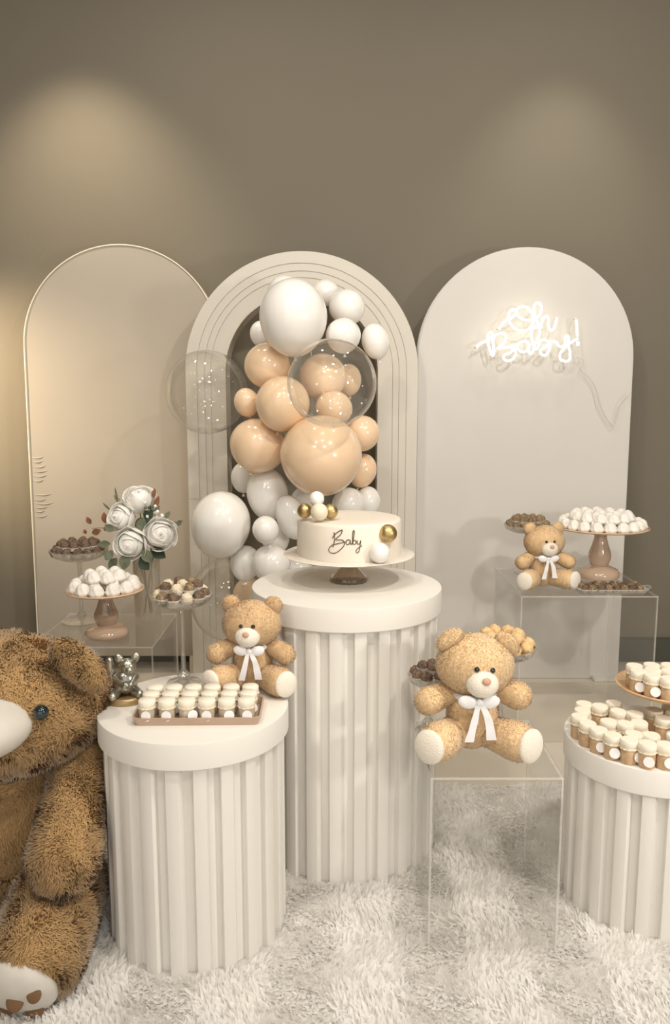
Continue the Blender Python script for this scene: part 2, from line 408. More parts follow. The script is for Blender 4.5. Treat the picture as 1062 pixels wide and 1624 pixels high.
# ---------------------------------------------------------------- glowing sign
def npx(pts): return [((x/5.59+740), (y/5.59+470)) for x, y in pts]
YS = 3.515
def sign_pts(pts): return [at(a, b, YS) for a, b in npx(pts)]
sg = thing('neon_sign', 'glowing white script sign reading Oh Baby! on the right panel', 'sign', at(835, 530, YS))
def sloc(pts): return [p - sg.location for p in spline(sign_pts(pts), 6)]
oh = [(285,290),(310,250),(345,215),(385,198),(425,170),(440,140),(425,118),(395,120),(373,150),(370,195),(385,240),(420,285),(475,308),(530,300),(570,268),(590,225),(580,165),(545,108),(500,90),(460,100),(440,138),(460,180),(500,205),(560,212),(610,203),(645,160),(662,110),(650,70),(625,58),(600,75),(592,115),(605,170),(625,230),(650,285),(658,240),(678,195),(705,178),(722,200),(722,250),(738,300),(765,292),(785,250),(798,190)]
baby = [(85,450),(120,420),(170,395),(205,370),(230,340),(210,322),(185,345),(188,400),(202,470),(225,525),(238,505),(235,440),(230,390),(245,350),(290,328),(335,340),(347,375),(325,412),(272,460),(330,452),(390,450),(425,475),(430,520),(400,560),(355,570),(325,550),(335,520),(380,500),(425,462),(450,425),(500,398),(548,412),(500,398),(457,425),(452,465),(490,493),(535,478),(556,418),(550,470),(565,510),(585,490),(600,430),(640,350),(648,300),(625,275),(590,280),(570,310),(575,370),(590,430),(615,468),(632,450),(645,405),(680,385),(725,405),(735,450),(715,500),(685,525),(650,500),(665,465),(710,440),(745,405),(790,405),(815,440),(850,445),(872,410),(872,362),(890,348),(905,375),(900,430),(915,500),(910,560),(870,577),(830,555),(828,510),(860,462),(905,422),(950,392),(985,375)]
obj('word_oh', tube(sloc(oh), .0052, 8), 'neon', sg)
obj('word_baby', tube(sloc(baby), .0052, 8), 'neon', sg)
obj('exclamation_mark', join(tube(sloc([(970,208),(980,355)]), .0052, 8), tube(sloc([(983,400),(983,437)]), .0058, 8)), 'neon', sg)
for (x, y) in ((85,450),(285,285),(798,190),(968,195),(400,565),(690,528),(870,580),(225,530)):
    p = at(x/5.59+740, y/5.59+470, YS) - sg.location
    obj('standoff', tube([p+Vector((0, .006, 0)), p+Vector((0, .048, 0))], .0035, 8), 'neon_back', sg)
cp = [at(a, b, 3.548) for a, b in ((913,566),(925,572),(921,588),(932,597),(944,615),(950,640),(954,650),(966,670),(974,675),(984,640),(1000,622))]
obj('power_cord', tube([p - sg.location for p in spline(cp, 5)], .0018, 6), 'cord', sg)

# ================================================================ FLUTED PEDESTALS
def pedestal(label, X, Y, h, R, rb, lid, nfl):
    root = thing('fluted_pedestal', label, 'pedestal', (X, Y, .0125))
    h -= .0125
    obj('lid', lathe([(0, h), (R-.004, h), (R-.001, h-.001), (R, h-.004), (R, h-lid+.003), (R-.003, h-lid), (rb-.02, h-lid), (rb-.02, h-lid+.01), (0, h-lid+.01)], 96), 'plinth', root, smooth=30)
    core = rb - .016
    obj('core', lathe([(0, 0), (core, 0), (core, h-lid+.004), (0, h-lid+.004)], 96), 'plinth', root, smooth=30)
    w_ = 2*PI/nfl; z1 = h-lid-.001; cross = []
    for t, r in ((-.27, core-.002), (-.25, rb-.002), (-.23, rb), (-.1, rb+.001), (.1, rb+.001), (.23, rb), (.27, rb-.003), (.33, rb-.010), (.36, core-.002)):
        cross.append((r*math.cos(t*w_), r*math.sin(t*w_)))
    k = len(cross); V = [(x, y, 0.0) for x, y in cross] + [(x, y, z1) for x, y in cross]
    Fc = [tuple(range(k)), tuple(range(2*k-1, k-1, -1))] + [(i, (i+1) % k, (i+1) % k + k, i+k) for i in range(k)]
    first = None
    for i in range(nfl):
        if first is None: first = obj('rib', (V, Fc), 'plinth', root, smooth=25); o = first
        else: o = first.copy(); COL.objects.link(o)
        o.rotation_euler = (0, 0, w_*(i+.25))
    return root
PC = (.033, 2.221, .769); PLf = (-.337, 1.839, .566); PR = (.80, 1.942, .441)
pedestal('tallest white fluted round pedestal, under the cake in the middle', *PC, .267, .257, .064, 25)
pedestal('mid-height white fluted round pedestal beside the giant bear', *PLf, .225, .213, .062, 22)
pedestal('lowest white fluted round pedestal, covered with little jars on the right', *PR, .209, .203, .064, 22)

# ================================================================ ACRYLIC TABLES
def acrylic(label, x0, x1, y0, y1, h, t=.005, group=None, z0=.003, name='acrylic_table'):
    root = thing(name, label, 'table', ((x0+x1)/2, (y0+y1)/2, z0))
    a, b, hh = (x1-x0)/2, (y1-y0)/2, h-z0
    def sheet(nm, x0, x1, y0, y1, z0, z1):
        m = box(x0, x1, y0, y1, z0, z1); dims = (x1-x0, y1-y0, z1-z0); thin = dims.index(min(dims))
        ax = {0: 2, 1: 2, 2: 1, 3: 1, 4: 0, 5: 0}
        obj(nm, m, 'acrylic', root, smooth=0, mats=['acrylic_edge'], fids=[0 if ax[i] == thin else 1 for i in range(6)])
    sheet('top_sheet', -a, a, -b, b, hh-t, hh)
    sheet('side_sheet', -a, -a+t, -b, b, 0, hh-t-.0005)
    sheet('side_sheet', a-t, a, -b, b, 0, hh-t-.0005)
    sheet('side_sheet', -a+t+.0005, a-t-.0005, -b, -b+t, 0, hh-t-.0005)
    sheet('side_sheet', -a+t+.0005, a-t-.0005, b-t, b, 0, hh-t-.0005)
    return root
TL = (-.985, -.585, 2.49, 2.89, .50); TR = (.685, 1.19, 2.88, 3.38, .567); TF = (.215, .515, 1.70, 2.02, .449)
acrylic('clear acrylic cube table on the left under the roses', *TL)
acrylic('clear acrylic cube table on the right in front of the right panel', *TR)
acrylic('clear acrylic plinth on the rug under the largest seated plush bear', *TF, z0=.013)

# ================================================================ STANDS AND BOWLS
def cake_stand(label, x, y, z, h, R, base_r, m1='ceramic', m2='ceramic_plate'):
    t = thing('cake_stand', label, 'cake stand', (x, y, z))
    b = base_r
    obj('pedestal_foot', lathe([(0, 0), (b*.92, 0), (b, h*.04), (b, h*.10), (b*.90, h*.17), (b*.62, h*.22), (b*.44, h*.25), (b*.46, h*.28), (b*.56, h*.40), (b*.54, h*.50), (b*.40, h*.65), (b*.30, h*.80), (b*.33, h*.90), (b*.45, h-.009), (0, h-.009)], 48), m1, t, smooth=50)
    obj('plate', lathe([(0, h-.008), (R*.6, h-.009), (R*.97, h-.004), (R, h+.001), (R*.985, h+.004), (R*.95, h+.001), (R*.9, h), (0, h)], 64), m2, t, smooth=50)
    return t
def compote(label, x, y, z, h, R, foot, bowl_h, name='glass_compote', mt='glass'):
    t = thing(name, label, 'compote', (x, y, z)); s = .006
    hb = h-bowl_h
    fl_ = lambda a, zz: 1+.02*math.cos(24*a)
    obj('foot', lathe([(0, 0), (foot, 0), (foot, .003), (foot*.8, .006), (.018, .010), (.013, .014), (0, .014)], 40), mt, t)
    obj('stem', lathe([(.012, .014), (.017, .022), (.012, .030), (s, .036), (s*.95, hb*.5), (s*1.3, hb-.012), (.014, hb-.001), (0, hb-.001)], 24), mt, t, smooth=60)
    obj('bowl', lathe([(.012, hb), (R*.6, hb+bowl_h*.10), (R*.9, hb+bowl_h*.45), (R, h), (R-.003, h), (R*.87, hb+bowl_h*.5), (R*.58, hb+bowl_h*.18), (0, hb+bowl_h*.12)], 72, fl_), mt, t, smooth=60)
    return t, z + hb + bowl_h*.45

def rough_ball(r, seed, n=20, m=13, amt=.15):
    rr = random.Random(seed); s = ell((0, 0, 0), 1, n, m)
    return [tuple(Vector(v)*r*(1+rr.uniform(-amt, amt))) for v in s[0]], s[1]
def sweet_proto(name, label, cat, mt, r=.014, cup=True, seed=1):
    t = thing(name, label, cat, (0, 0, -5))
    obj('ball', mv(rough_ball(r, seed), 0, 0, r*1.02), mt, t, smooth=70)
    if cup: obj('paper_cup', lathe([(0, 0), (r*.75, 0), (r*1.12, r*.85), (r*1.07, r*.85), (r*.72, .001), (0, .001)], 32, lambda a, z: 1+.05*math.cos(16*a)), 'paper', t)
    return t
def place(proto, used, loc, rz, label, group, **k):
    if not used.get(proto.name):
        used[proto.name] = 1; KIDS[proto.name] = list(proto.children)
        proto.location = loc; proto.rotation_euler = (0, 0, rz); proto['label'] = label; proto['group'] = group
        s = k.get('sc', 1); proto.scale = (s, s, s); return proto
    return dup(proto, loc, rz, label=label, group=group, **k)
USED = {}
brig = sweet_proto('chocolate_truffle', '', 'sweet', 'choc')
brig2 = sweet_proto('cocoa_truffle', '', 'sweet', 'choc_light', seed=3)
wsw = sweet_proto('white_truffle', '', 'sweet', 'white_sweet', seed=4)
car = sweet_proto('caramel_sweet', '', 'sweet', 'caramel', r=.016, cup=False, seed=5)
mer = thing('meringue_kiss', '', 'meringue', (0, 0, -5))
obj('swirl', lathe([(0, 0), (.020, 0), (.0245, .007), (.0245, .013), (.0215, .0165), (.0215, .022), (.0185, .0265), (.0175, .030), (.012, .035), (.006, .0385), (0, .040)], 36, lambda a, z: 1+.07*math.cos(7*a+z*160)), 'meringue', mer, smooth=70)

def fill_disc(x, y, z, R, r, layers=1, jit=.3):
    """positions of a loose heap in a dish"""
    out = []
    for L in range(layers):
        q = R - L*r*1.3; k = 0
        while q > r*.4:
            cnt = max(1, int(2*PI*q/(r*2.15)))
            for i in range(cnt):
                a = 2*PI*i/cnt + k*.5 + L
                out.append((x+q*math.cos(a)+random.uniform(-1, 1)*r*jit*.4, y+q*math.sin(a)+random.uniform(-1, 1)*r*jit*.4, z+L*r*1.35))
            q -= r*2.1; k += 1
        if q > -r*.9 and L == 0 and q <= r*.4: out.append((x, y, z+L*r*1.35))
    return out

# left table pieces
lt = TL[4]
compote('clear glass compote at the back left of the left acrylic table, full of chocolate truffles', -.905, 2.79, lt, .262, .102, .072, .040)
for p in fill_disc(-.905, 2.79, lt+.243, .078, .0155, 2):
    place(brig, USED, p, random.uniform(0, 6), 'dark sprinkle-coated truffle in the glass compote left of the roses', 'truffles in the back left compote', sc=1.1)
cake_stand('beige glazed ceramic cake stand of meringues on the left acrylic table', -.765, 2.61, lt, .159, .128, .072)
for p in fill_disc(-.765, 2.61, lt+.159, .095, .023, 1):
    place(mer, USED, p, random.uniform(0, 6), 'white meringue kiss on the ceramic stand on the left table', 'meringues on the left cake stand')
for p in fill_disc(-.765, 2.61, lt+.190, .05, .023, 1):
    place(mer, USED, p, random.uniform(0, 6), 'white meringue kiss on the ceramic stand on the left table', 'meringues on the left cake stand')

# fluted vase with roses
vx, vy = -.668, 2.79
vase = thing('fluted_glass_vase', 'tall fluted glass vase holding the roses on the left acrylic table', 'vase', (vx, vy, lt))
obj('glass_wall', lathe([(0, 0), (.040, 0), (.043, .004), (.044, .235), (.040, .236), (.039, .02), (0, .016)], 120, lambda a, z: 1+.07*abs(math.cos(9*a))), 'glass_ribbed', vase, smooth=60)
def leaf(L, W, bend=.2, th=.0008):
    V, Fc = [], []; n_ = 7
    for i in range(n_+1):
        t = i/n_; w_ = W*math.sin(PI*min(1, t*.97+.015))**.8; z = -bend*L*t*t
        V += [(-w_, L*t, z+w_*.25), (0, L*t, z), (w_, L*t, z+w_*.25)]
    k = len(V); V += [(a, b, c-th) for a, b, c in V]
    for i in range(n_):
        for j in range(2):
            a = i*3+j; Fc += [(a, a+1, a+4, a+3), (a+k, a+3+k, a+4+k, a+1+k)]
    for i in range(n_):
        Fc += [(i*3, i*3+3, i*3+3+k, i*3+k), (i*3+2, i*3+2+k, i*3+5+k, i*3+5)]
    return V, Fc
def rose(label, px, py, Y, rpx, face):
    c = at(px, py, Y); r = rpx/F_PX*depth(Y, c.z)
    t = thing('white_rose', label, 'flower', c)
    q = Vector(face).to_track_quat('Z', 'Y').to_matrix().to_4x4()
    obj('rose_heart', xf(join(mv(ell((0, 0, 0), (.74*r, .74*r, .66*r)), 0, 0, -.10*r), lathe([(0, .4*r), (.07*r, .4*r), (.10*r, .72*r), (.07*r, .76*r), (.03*r, .62*r), (0, .6*r)], 20)), q), 'petal', t, smooth=70)
    n_ = 9
    for ring, (cnt, rs, th1, curl) in enumerate(((2, .26, .45, .0), (3, .42, .60, .02), (3, .60, .72, .05), (4, .80, .92, .08), (5, 1.0, 1.25, .10))):
        for i in range(cnt):
            a0 = 2*PI*i/cnt + ring*.9 + random.uniform(-.1, .1); half = PI/cnt*1.45; V = []
            for u in range(n_):
                for v in range(n_):
                    s_ = u/(n_-1); w_ = (v/(n_-1)-.5)*2
                    th = 2.75 + (th1-2.75)*s_ + .30*w_*w_*s_*s_
                    az = a0 + half*w_*(1-.25*s_*s_)
                    rr = rs*r*(1 + curl*max(0, s_-.72)*4*(.6+.4*math.cos(3*w_+i)) - .05*w_)
                    V.append(Vector((rr*math.sin(th)*math.cos(az), rr*math.sin(th)*math.sin(az), rr*math.cos(th)*.88 + (1-rs)*.42*r)))
            Fc = [(u*n_+v, u*n_+v+1, (u+1)*n_+v+1, (u+1)*n_+v) for u in range(n_-1) for v in range(n_-1)]
            kk = len(V); V2 = [p - p.normalized()*.0012 for p in V]
            F2 = [tuple(reversed([i_+kk for i_ in f])) for f in Fc]
            bd = [i_ for i_ in range(n_)] + [i_*n_+n_-1 for i_ in range(1, n_)] + [(n_-1)*n_+i_ for i_ in range(n_-2, -1, -1)] + [i_*n_ for i_ in range(n_-2, 0, -1)]
            F3 = [(bd[i_], bd[(i_+1) % len(bd)], bd[(i_+1) % len(bd)]+kk, bd[i_]+kk) for i_ in range(len(bd))]
            obj('petal', xf((V+V2, Fc+F2+F3), q), 'petal', t, smooth=80)
    neck = Vector((vx + random.uniform(-.02, .02), vy + random.uniform(-.02, .02), lt+.21)) - c
    low = Vector((vx + random.uniform(-.015, .015), vy + random.uniform(-.015, .015), lt+.03)) - c
    obj('stem', tube(spline([Vector((0, 0, -.3*r)), neck*.5 + Vector((0, .02, -.01)), neck, low], 5), .0025, 6), 'stem', t)
rose('topmost white rose in the fluted vase', 221, 791, 2.80, 25, (.15, -.6, .8))
rose('white rose at the left of the bouquet, above the meringues', 192, 820, 2.77, 23, (-.45, -.85, .3))
rose('white rose low in the middle of the bouquet, its heart open to the front', 207, 862, 2.71, 26, (-.1, -1, -.05))
rose('white rose at the right of the bouquet', 254, 847, 2.74, 26, (.3, -.95, .25))
fol = thing('foliage_sprigs', 'grey-green and russet leaf sprigs between the white roses', 'foliage', (vx, vy, lt+.2))
def put_leaf(px, py, Y, L, W, ang, m, tilt=.3):
    p = at(px, py, Y) - fol.location
    q = Matrix.Translation(p) @ Euler((0, -ang, 0)).to_matrix().to_4x4() @ Euler((PI/2+tilt, 0, 0)).to_matrix().to_4x4()
    obj('leaf', xf(leaf(L, W), q), m, fol)
for a in ((200,878,2.70,.055,.020,PI*.95,'leaf'),(222,885,2.72,.05,.02,-PI*.8,'leaf_dark'),(240,868,2.74,.06,.022,-PI*.7,'leaf_dark'),(178,873,2.72,.04,.016,PI*.8,'leaf'),
          (222,842,2.73,.05,.018,-.3,'leaf'),(214,835,2.74,.06,.02,-1.1,'leaf_dark'),(232,825,2.76,.05,.018,-.4,'leaf_dark'),(238,815,2.78,.045,.016,-.9,'leaf'),
          (268,832,2.78,.045,.010,-1.5,'leaf'),(262,822,2.79,.03,.008,-.6,'leaf'),(180,842,2.74,.035,.014,.9,'leaf'),(175,862,2.76,.04,.013,1.6,'leaf'),
          (190,800,2.82,.04,.004,.5,'leaf'),(187,795,2.82,.05,.004,.15,'leaf'),(176,810,2.82,.04,.004,.75,'leaf'),(281,828,2.78,.02,.006,-1.4,'leaf'),
          (243,790,2.79,.035,.008,-.2,'leaf_brown'),(245,808,2.78,.05,.010,-.35,'leaf_brown'),
          (144,831,2.84,.028,.010,.45,'leaf_brown'),(167,830,2.83,.040,.011,.05,'leaf_brown'),(146,846,2.84,.035,.012,-1.2,'leaf_brown'),(136,847,2.84,.018,.007,.2,'leaf_brown'),(166,842,2.83,.02,.007,-.4,'leaf_brown'),
          (228,872,2.71,.05,.02,-2.6,'leaf'),(185,885,2.73,.045,.015,2.5,'leaf')):
    put_leaf(*a)
def sprig(pts, r=.0012):
    obj('sprig', tube(spline([at(*p)-fol.location for p in pts], 4), r, 5), 'stem', fol)
sprig([(232,890,2.79),(205,850,2.82),(170,838,2.84),(146,838,2.84)]); sprig([(232,890,2.79),(200,835,2.82),(167,825,2.83)])
sprig([(236,890,2.79),(244,830,2.80),(247,790,2.79)]); sprig([(238,890,2.79),(262,845,2.79),(285,828,2.78)])
sprig([(234,890,2.79),(205,835,2.82),(188,790,2.82)])
for i in range(22):
    p = at(random.gauss(238, 7), random.gauss(808, 8), 2.755+random.uniform(-.01, .02)) - fol.location
    obj('blossom', mv(rough_ball(.006, i, 8, 6, .25), *p), 'petal' if i % 3 else 'leaf', fol, smooth=70)

# right table pieces
rt = TR[4]
compote('clear glass compote of truffles behind the bear on the right acrylic table', .795, 3.27, rt, .205, .098, .05, .036)
for p in fill_disc(.795, 3.27, rt+.190, .074, .0155, 2):
    place(brig2, USED, p, random.uniform(0, 6), 'cocoa-coated truffle in the compote behind the bear on the right table', 'truffles in the back right compote', sc=1.1)
cake_stand('wide beige ceramic cake stand of meringues on the right acrylic table', 1.07, 3.19, rt, .208, .187, .080)
for L, R_ in ((0, .150), (.028, .105)):
    for p in fill_disc(1.07, 3.19, rt+.208+L, R_, .023, 1):
        place(mer, USED, p, random.uniform(0, 6), 'white meringue kiss on the wide ceramic stand on the right table', 'meringues on the right cake stand')
tr = thing('glass_serving_tray', 'oblong clear glass tray of truffles at the front of the right acrylic table', 'tray', (1.035, 2.955, rt))
def rrect(a, b, r, n=6):
    P = []
    for cx, cy, s in ((a-r, b-r, 0), (-a+r, b-r, 1), (-a+r, -b+r, 2), (a-r, -b+r, 3)):
        for i in range(n+1):
            t = PI/2*(s+i/n); P.append((cx+r*math.cos(t), cy+r*math.sin(t)))
    return P
def dish(a, b, r, h, flare=.012, th=.003):
    rings = [([(x, y) for x, y in rrect(a-flare, b-flare, r)], 0), (rrect(a, b, r+flare*.5), h), (rrect(a-th, b-th, r+flare*.5-th*.5), h), (rrect(a-flare-th, b-flare-th, max(.002, r-th)), th)]
    V, Fc = [], []; k = len(rings[0][0])
    for P_, z in rings: V += [(x, y, z) for x, y in P_]
    Fc.append(tuple(range(k-1, -1, -1)))
    for j in range(3): Fc += [(j*k+i, j*k+(i+1) % k, (j+1)*k+(i+1) % k, (j+1)*k+i) for i in range(k)]
    Fc.append(tuple(3*k+i for i in range(k)))
    return V, Fc
obj('dish', dish(.135, .065, .02, .016), 'glass', tr, smooth=50)
for s in (-1, 1): obj('handle', tube(spline([(s*.128, -.02, .014), (s*.150, -.012, .018), (s*.150, .012, .018), (s*.128, .02, .014)], 5), .004, 8), 'glass', tr)
for i in range(8):
    for j in range(3):
        pr_, lb = ((brig2 if (i+j) % 2 else brig), 'truffle in a paper cup on the glass tray on the right table')
        place(pr_, USED, (1.035-.105+.030*i+random.uniform(-.003, .003), 2.955-.033+.031*j, rt+.004), random.uniform(0, 6), 'dark truffle in a paper cup on the oblong glass tray' if pr_ is brig else 'gold-flecked truffle in a paper cup on the oblong glass tray', 'dark truffles on the oblong tray' if pr_ is brig else 'gold-flecked truffles on the oblong tray')

# left pedestal compote
lp = PLf[2]
compote('tall-stemmed glass compote of mixed sweets on the left pedestal', -.389, 1.984, lp, .232, .078, .044, .030)
k = 0
for p in fill_disc(-.389, 1.984, lp+.222, .058, .0145, 2):
    pr_ = brig if k % 5 in (0, 3) else (wsw if k % 5 in (1, 4) else brig2); k += 1
    nm = {brig.name: 'dark', wsw.name: 'pale', brig2.name: 'gold-flecked'}[pr_.name]
    place(pr_, USED, p, random.uniform(0, 6), nm + ' truffle in the tall-stemmed compote on the left pedestal', nm + ' truffles in the tall compote')
# front plinth compotes
fp = TF[4]
compote('small glass compote of dark truffles left of the largest seated plush bear', .238, 1.955, fp, .150, .055, .034, .030)
for p in fill_disc(.238, 1.955, fp+.138, .036, .014, 3):
    place(brig, USED, p, random.uniform(0, 6), 'dark truffle in the small compote left of the largest seated bear', 'truffles in the small compote')
compote('glass compote of golden sweets behind the largest seated plush bear', .425, 1.970, fp, .222, .085, .042, .036)
for p in fill_disc(.425, 1.970, fp+.208, .062, .0165, 2):
    place(car, USED, p, random.uniform(0, 6), 'golden sugared sweet in the compote behind the largest seated bear', 'golden sweets in the compote', sc=1.05)

# ================================================================ CAKE
cx, cy, cz = .040, 2.262, PC[2]
st = thing('glass_cake_stand', 'low cake stand with amber glass foot and pale plate under the cake', 'cake stand', (cx, cy, cz))
obj('glass_foot', lathe([(0, 0), (.052, 0), (.055, .006), (.050, .016), (.036, .030), (.022, .044), (.018, .058), (.026, .070), (.034, .0745), (0, .0745)], 60, lambda a, z: 1+(.03*math.cos(16*a) if z < .045 else 0)), 'glass_smoke', st, smooth=60)
obj('plate', lathe([(0, .075), (.120, .076), (.182, .079), (.187, .082), (.182, .084), (.12, .083), (0, .083)], 80), 'cake_plate', st, smooth=60)
cz2 = cz + .0835; CR = .148; CH = .103
cake = thing('round_cake', 'round cream cake with Baby script and gold and white balls', 'cake', (cx, cy, cz2))
obj('icing', lathe([(0, 0), (CR, 0), (CR+.001, .01), (CR, CH-.008), (CR-.003, CH-.002), (CR-.010, CH), (CR*.6, CH+.001), (0, CH)], 80), 'cake', cake, smooth=60)
def cakept(u, v, off=.0015):
    px, py = 440+u/4.617, 770+v/4.617; Y = cy-CR
    for _ in range(6):
        p = at(px, py, Y); dx = max(-CR*.99, min(CR*.99, p.x-cx)); Y = cy - math.sqrt(CR*CR-dx*dx) - off
    return at(px, py, Y) - cake.location
for pts in ([(413,342),(417,400),(404,452)],
            [(400,385),(428,350),(472,325),(462,358),(425,395),(475,400),(490,430),(460,470),(420,495),(385,490),(375,465),(400,437),(445,425),(500,412)],
            [(531,403),(515,397),(502,410),(504,428),(518,432),(531,414),(532,399),(533,420),(538,431),(546,424)],
            [(546,424),(556,385),(562,340),(556,330),(550,350),(549,395),(551,432),(553,410),(566,400),(575,412),(570,428),(556,432)],
            [(584,402),(583,424),(592,430),(604,420),(609,402),(604,440),(596,480),(584,494),(574,482),(584,464),(618,440)]):
    obj('script_topper', tube([cakept(q.x, q.y) for q in spline([Vector((a, b, 0)) for a, b in pts], 6)], .0011, 6), 'gold_ink', cake)
def ball(lbl_m, px, py, Y, rpx):
    p = at(px, py, Y); obj('cake_ball', ell(p - cake.location, rpx/F_PX*depth(Y, p.z), 28, 16), lbl_m, cake, smooth=80)
ball('gold', 483, 810, 2.20, 12); ball('cream_ball', 506, 812, 2.165, 14); ball('gold', 524, 811, 2.20, 12)
ball('white_ball', 502, 791, 2.19, 12); ball('gold', 615, 846, 2.125+.02, 14.5); ball('white_ball', 602, 877, 2.115, 16.5)

# ================================================================ PLUSH BEARS
def small_bear(label, loc, H, rz=0, yaw=0, tilt=0, plush='plush', arms=None, legs=None, fold=False, feet_r=.15, nf=1.0):
    t = thing('teddy_bear', label, 'plush bear', loc, rz); s = H
    def sc_(m): return ([Vector(v)*s for v in m[0]], m[1])
    def F(name, m, n, mt=plush, par=t, cut=None): return furobj(name, fur(sc_(m), int(n*nf*1.7), .013*s, .0052*s, (0, 0, -1), .35, 9/s, cut, .15, .16), mt, par)
    F('torso', ell((0, 0, .285), (.205, .185, .285)), 6000)
    hm = Matrix.Translation((0, 0, .66)) @ Euler((0, tilt, yaw)).to_matrix().to_4x4() @ Matrix.Translation((0, 0, -.66))
    F('head', xf(ell((0, -.03, .70), (.31, .25, .245), 32, 20), hm), 9000)
    for sg_ in (-1, 1):
        if fold: e = ell((sg_*.235, -.05, .895), (.115, .05, .072), rot=(0, sg_*.65, 0))
        else: e = ell((sg_*.225, 0, .895), (.095, .055, .095))
        F('ear', xf(e, hm), 1500)
    obj('muzzle', sc_(xf(ell((0, -.25, .625), (.128, .100, .110)), hm)), 'cream_plush', t, smooth=80)
    obj('nose', sc_(xf(ell((0, -.345, .672), (.034, .020, .030)), hm)), 'nose_pink', t, smooth=80)
    for sg_ in (-1, 1): obj('eye', sc_(xf(ell((sg_*.062, -.268, .738), .022, 16, 10), hm)), 'eye', t, smooth=80)
    arms = arms or [((-.19, -.02, .47), (-.36, -.12, .40)), ((.19, -.02, .47), (.36, -.12, .40))]
    for a, b in arms: F('arm', limb(a, b, .085, .105), 2600)
    legs = legs or [((-.12, -.03, .15), (-.31, -.25, .155)), ((.12, -.03, .15), (.31, -.25, .155))]
    for a, b in legs:
        d = (Vector(b)-Vector(a)).normalized(); q = (d+Vector((0, -.35, 0))).normalized().to_track_quat('Z', 'Y').to_matrix().to_4x4()
        pc = Vector(b)+d*(feet_r-.030); nn = q @ Vector((0, 0, 1))
        F('leg', limb(a, b, .125, feet_r), 3600, cut=(tuple(pc*s), tuple(nn), .004*s))
        obj('foot_pad', sc_(xf(ell((0, 0, 0), (feet_r*.80, feet_r*.92, .050)), Matrix.Translation(pc) @ q)), 'cream_plush', t, smooth=80)
    obj('collar_ribbon', sc_(xf(tube([(.165*math.cos(i*PI/16), .165*math.sin(i*PI/16), 0) for i in range(33)], .022, 8, False), Matrix.Translation((0, -.03, .475)) @ Matrix.Diagonal((1, 1, 1.3, 1)))), 'satin', t, smooth=80)
    bow = obj('bow', sc_(join(ell((0, -.262, .475), (.030, .025, .030)), ell((-.088, -.255, .478), (.075, .028, .052), rot=(0, .25, 0)), ell((.088, -.255, .478), (.075, .028, .052), rot=(0, -.25, 0)))), 'satin', t, smooth=80)
    for pts, wd in (([(-.01, -.275, .46), (-.035, -.285, .34), (-.075, -.290, .17)], .030), ([(.02, -.275, .46), (.07, -.285, .35), (.10, -.28, .18)], .034)):
        V, P_ = [], spline(pts, 6)
        for i, p in enumerate(P_):
            w_ = wd*(.6+.6*i/len(P_)); yy = .006*math.sin(i*1.3)
            V += [p+Vector((-w_, yy, 0)), p+Vector((w_, -yy, 0)), p+Vector((w_, -yy+.006, 0)), p+Vector((-w_, yy+.006, 0))]
        Fc = [(i*4+j, i*4+(j+1) % 4, i*4+4+(j+1) % 4, i*4+4+j) for i in range(len(P_)-1) for j in range(4)] + [(3, 2, 1, 0), tuple(len(V)-4+j for j in range(4))]
        obj('ribbon_tail', sc_((V, Fc)), 'satin', bow, smooth=50)
    return t
small_bear('largest seated plush bear, on the clear plinth in the foreground, head tilted', (.332, 1.855, fp+.002), .302, rz=.02, yaw=.10, tilt=.10, fold=True,
           arms=[((-.19, -.02, .47), (-.37, -.10, .43)), ((.19, -.02, .50), (.34, -.10, .47))])
small_bear('tan plush bear with white bow seated on the left pedestal', (-.207, 1.952, lp+.002), .238, rz=-.05, yaw=-.05, tilt=0, plush='plush_brown')
small_bear('smaller plush bear seated on the right acrylic table beside the ceramic stand', (.800, 3.035, rt+.002), .250, rz=.08, yaw=.05, tilt=0)

# ---------------------------------------------------------------- giant bear
gb = thing('giant_teddy_bear', 'giant golden-brown plush bear sitting on the rug at the left edge', 'plush bear', (-.82, 1.92, 0))
g0 = gb.location.copy()
def G(name, m, n, mt='plush_big', L=.014, W=.0032, cut=None): return furobj(name, fur(([Vector(v)-g0 for v in m[0]], m[1]), int(n*1.5), L, W, (.1, -.1, -1), .45, 26, cut), mt, gb)
G('torso', ell((-.845, 1.95, .278), (.258, .22, .270), 40, 24), 30000)
G('head', ell((-.815, 1.83, .575), (.270, .215, .160), 40, 24, rot=(0, .06, 0)), 32000)
G('ear', ell((-.572, 1.735, .700), (.074, .026, .032), rot=(0, .80, .1)), 4500)
G('ear', ell((-1.04, 1.72, .655), (.075, .035, .045), rot=(0, -.72, -.15)), 1500)
hz = at(30, 1160, 1.62)
obj('muzzle', ([Vector(v)-g0 for v in ell((-.790, 1.650, .592), (.135, .135, .070), 40, 24)[0]], ell((0, 0, 0), 1, 40, 24)[1]), 'muzzle_big', gb, smooth=80)
obj('nose', ([Vector(v)-g0 for v in ell((-.790, 1.520, .60), (.030, .02, .02))[0]], ell((0, 0, 0), 1)[1]), 'brown_pad', gb, smooth=80)
for xx in (65, -170):
    e = at(xx, 1130, 1.662); obj('eye', ell(e - g0, .017, 20, 12), 'eye_teal', gb, smooth=80)
G('arm', limb((-.612, 1.83, .44), (-.606, 1.665, .275), .058, .076), 13000)
G('arm', limb((-1.04, 1.83, .44), (-1.06, 1.665, .275), .060, .078), 3000)
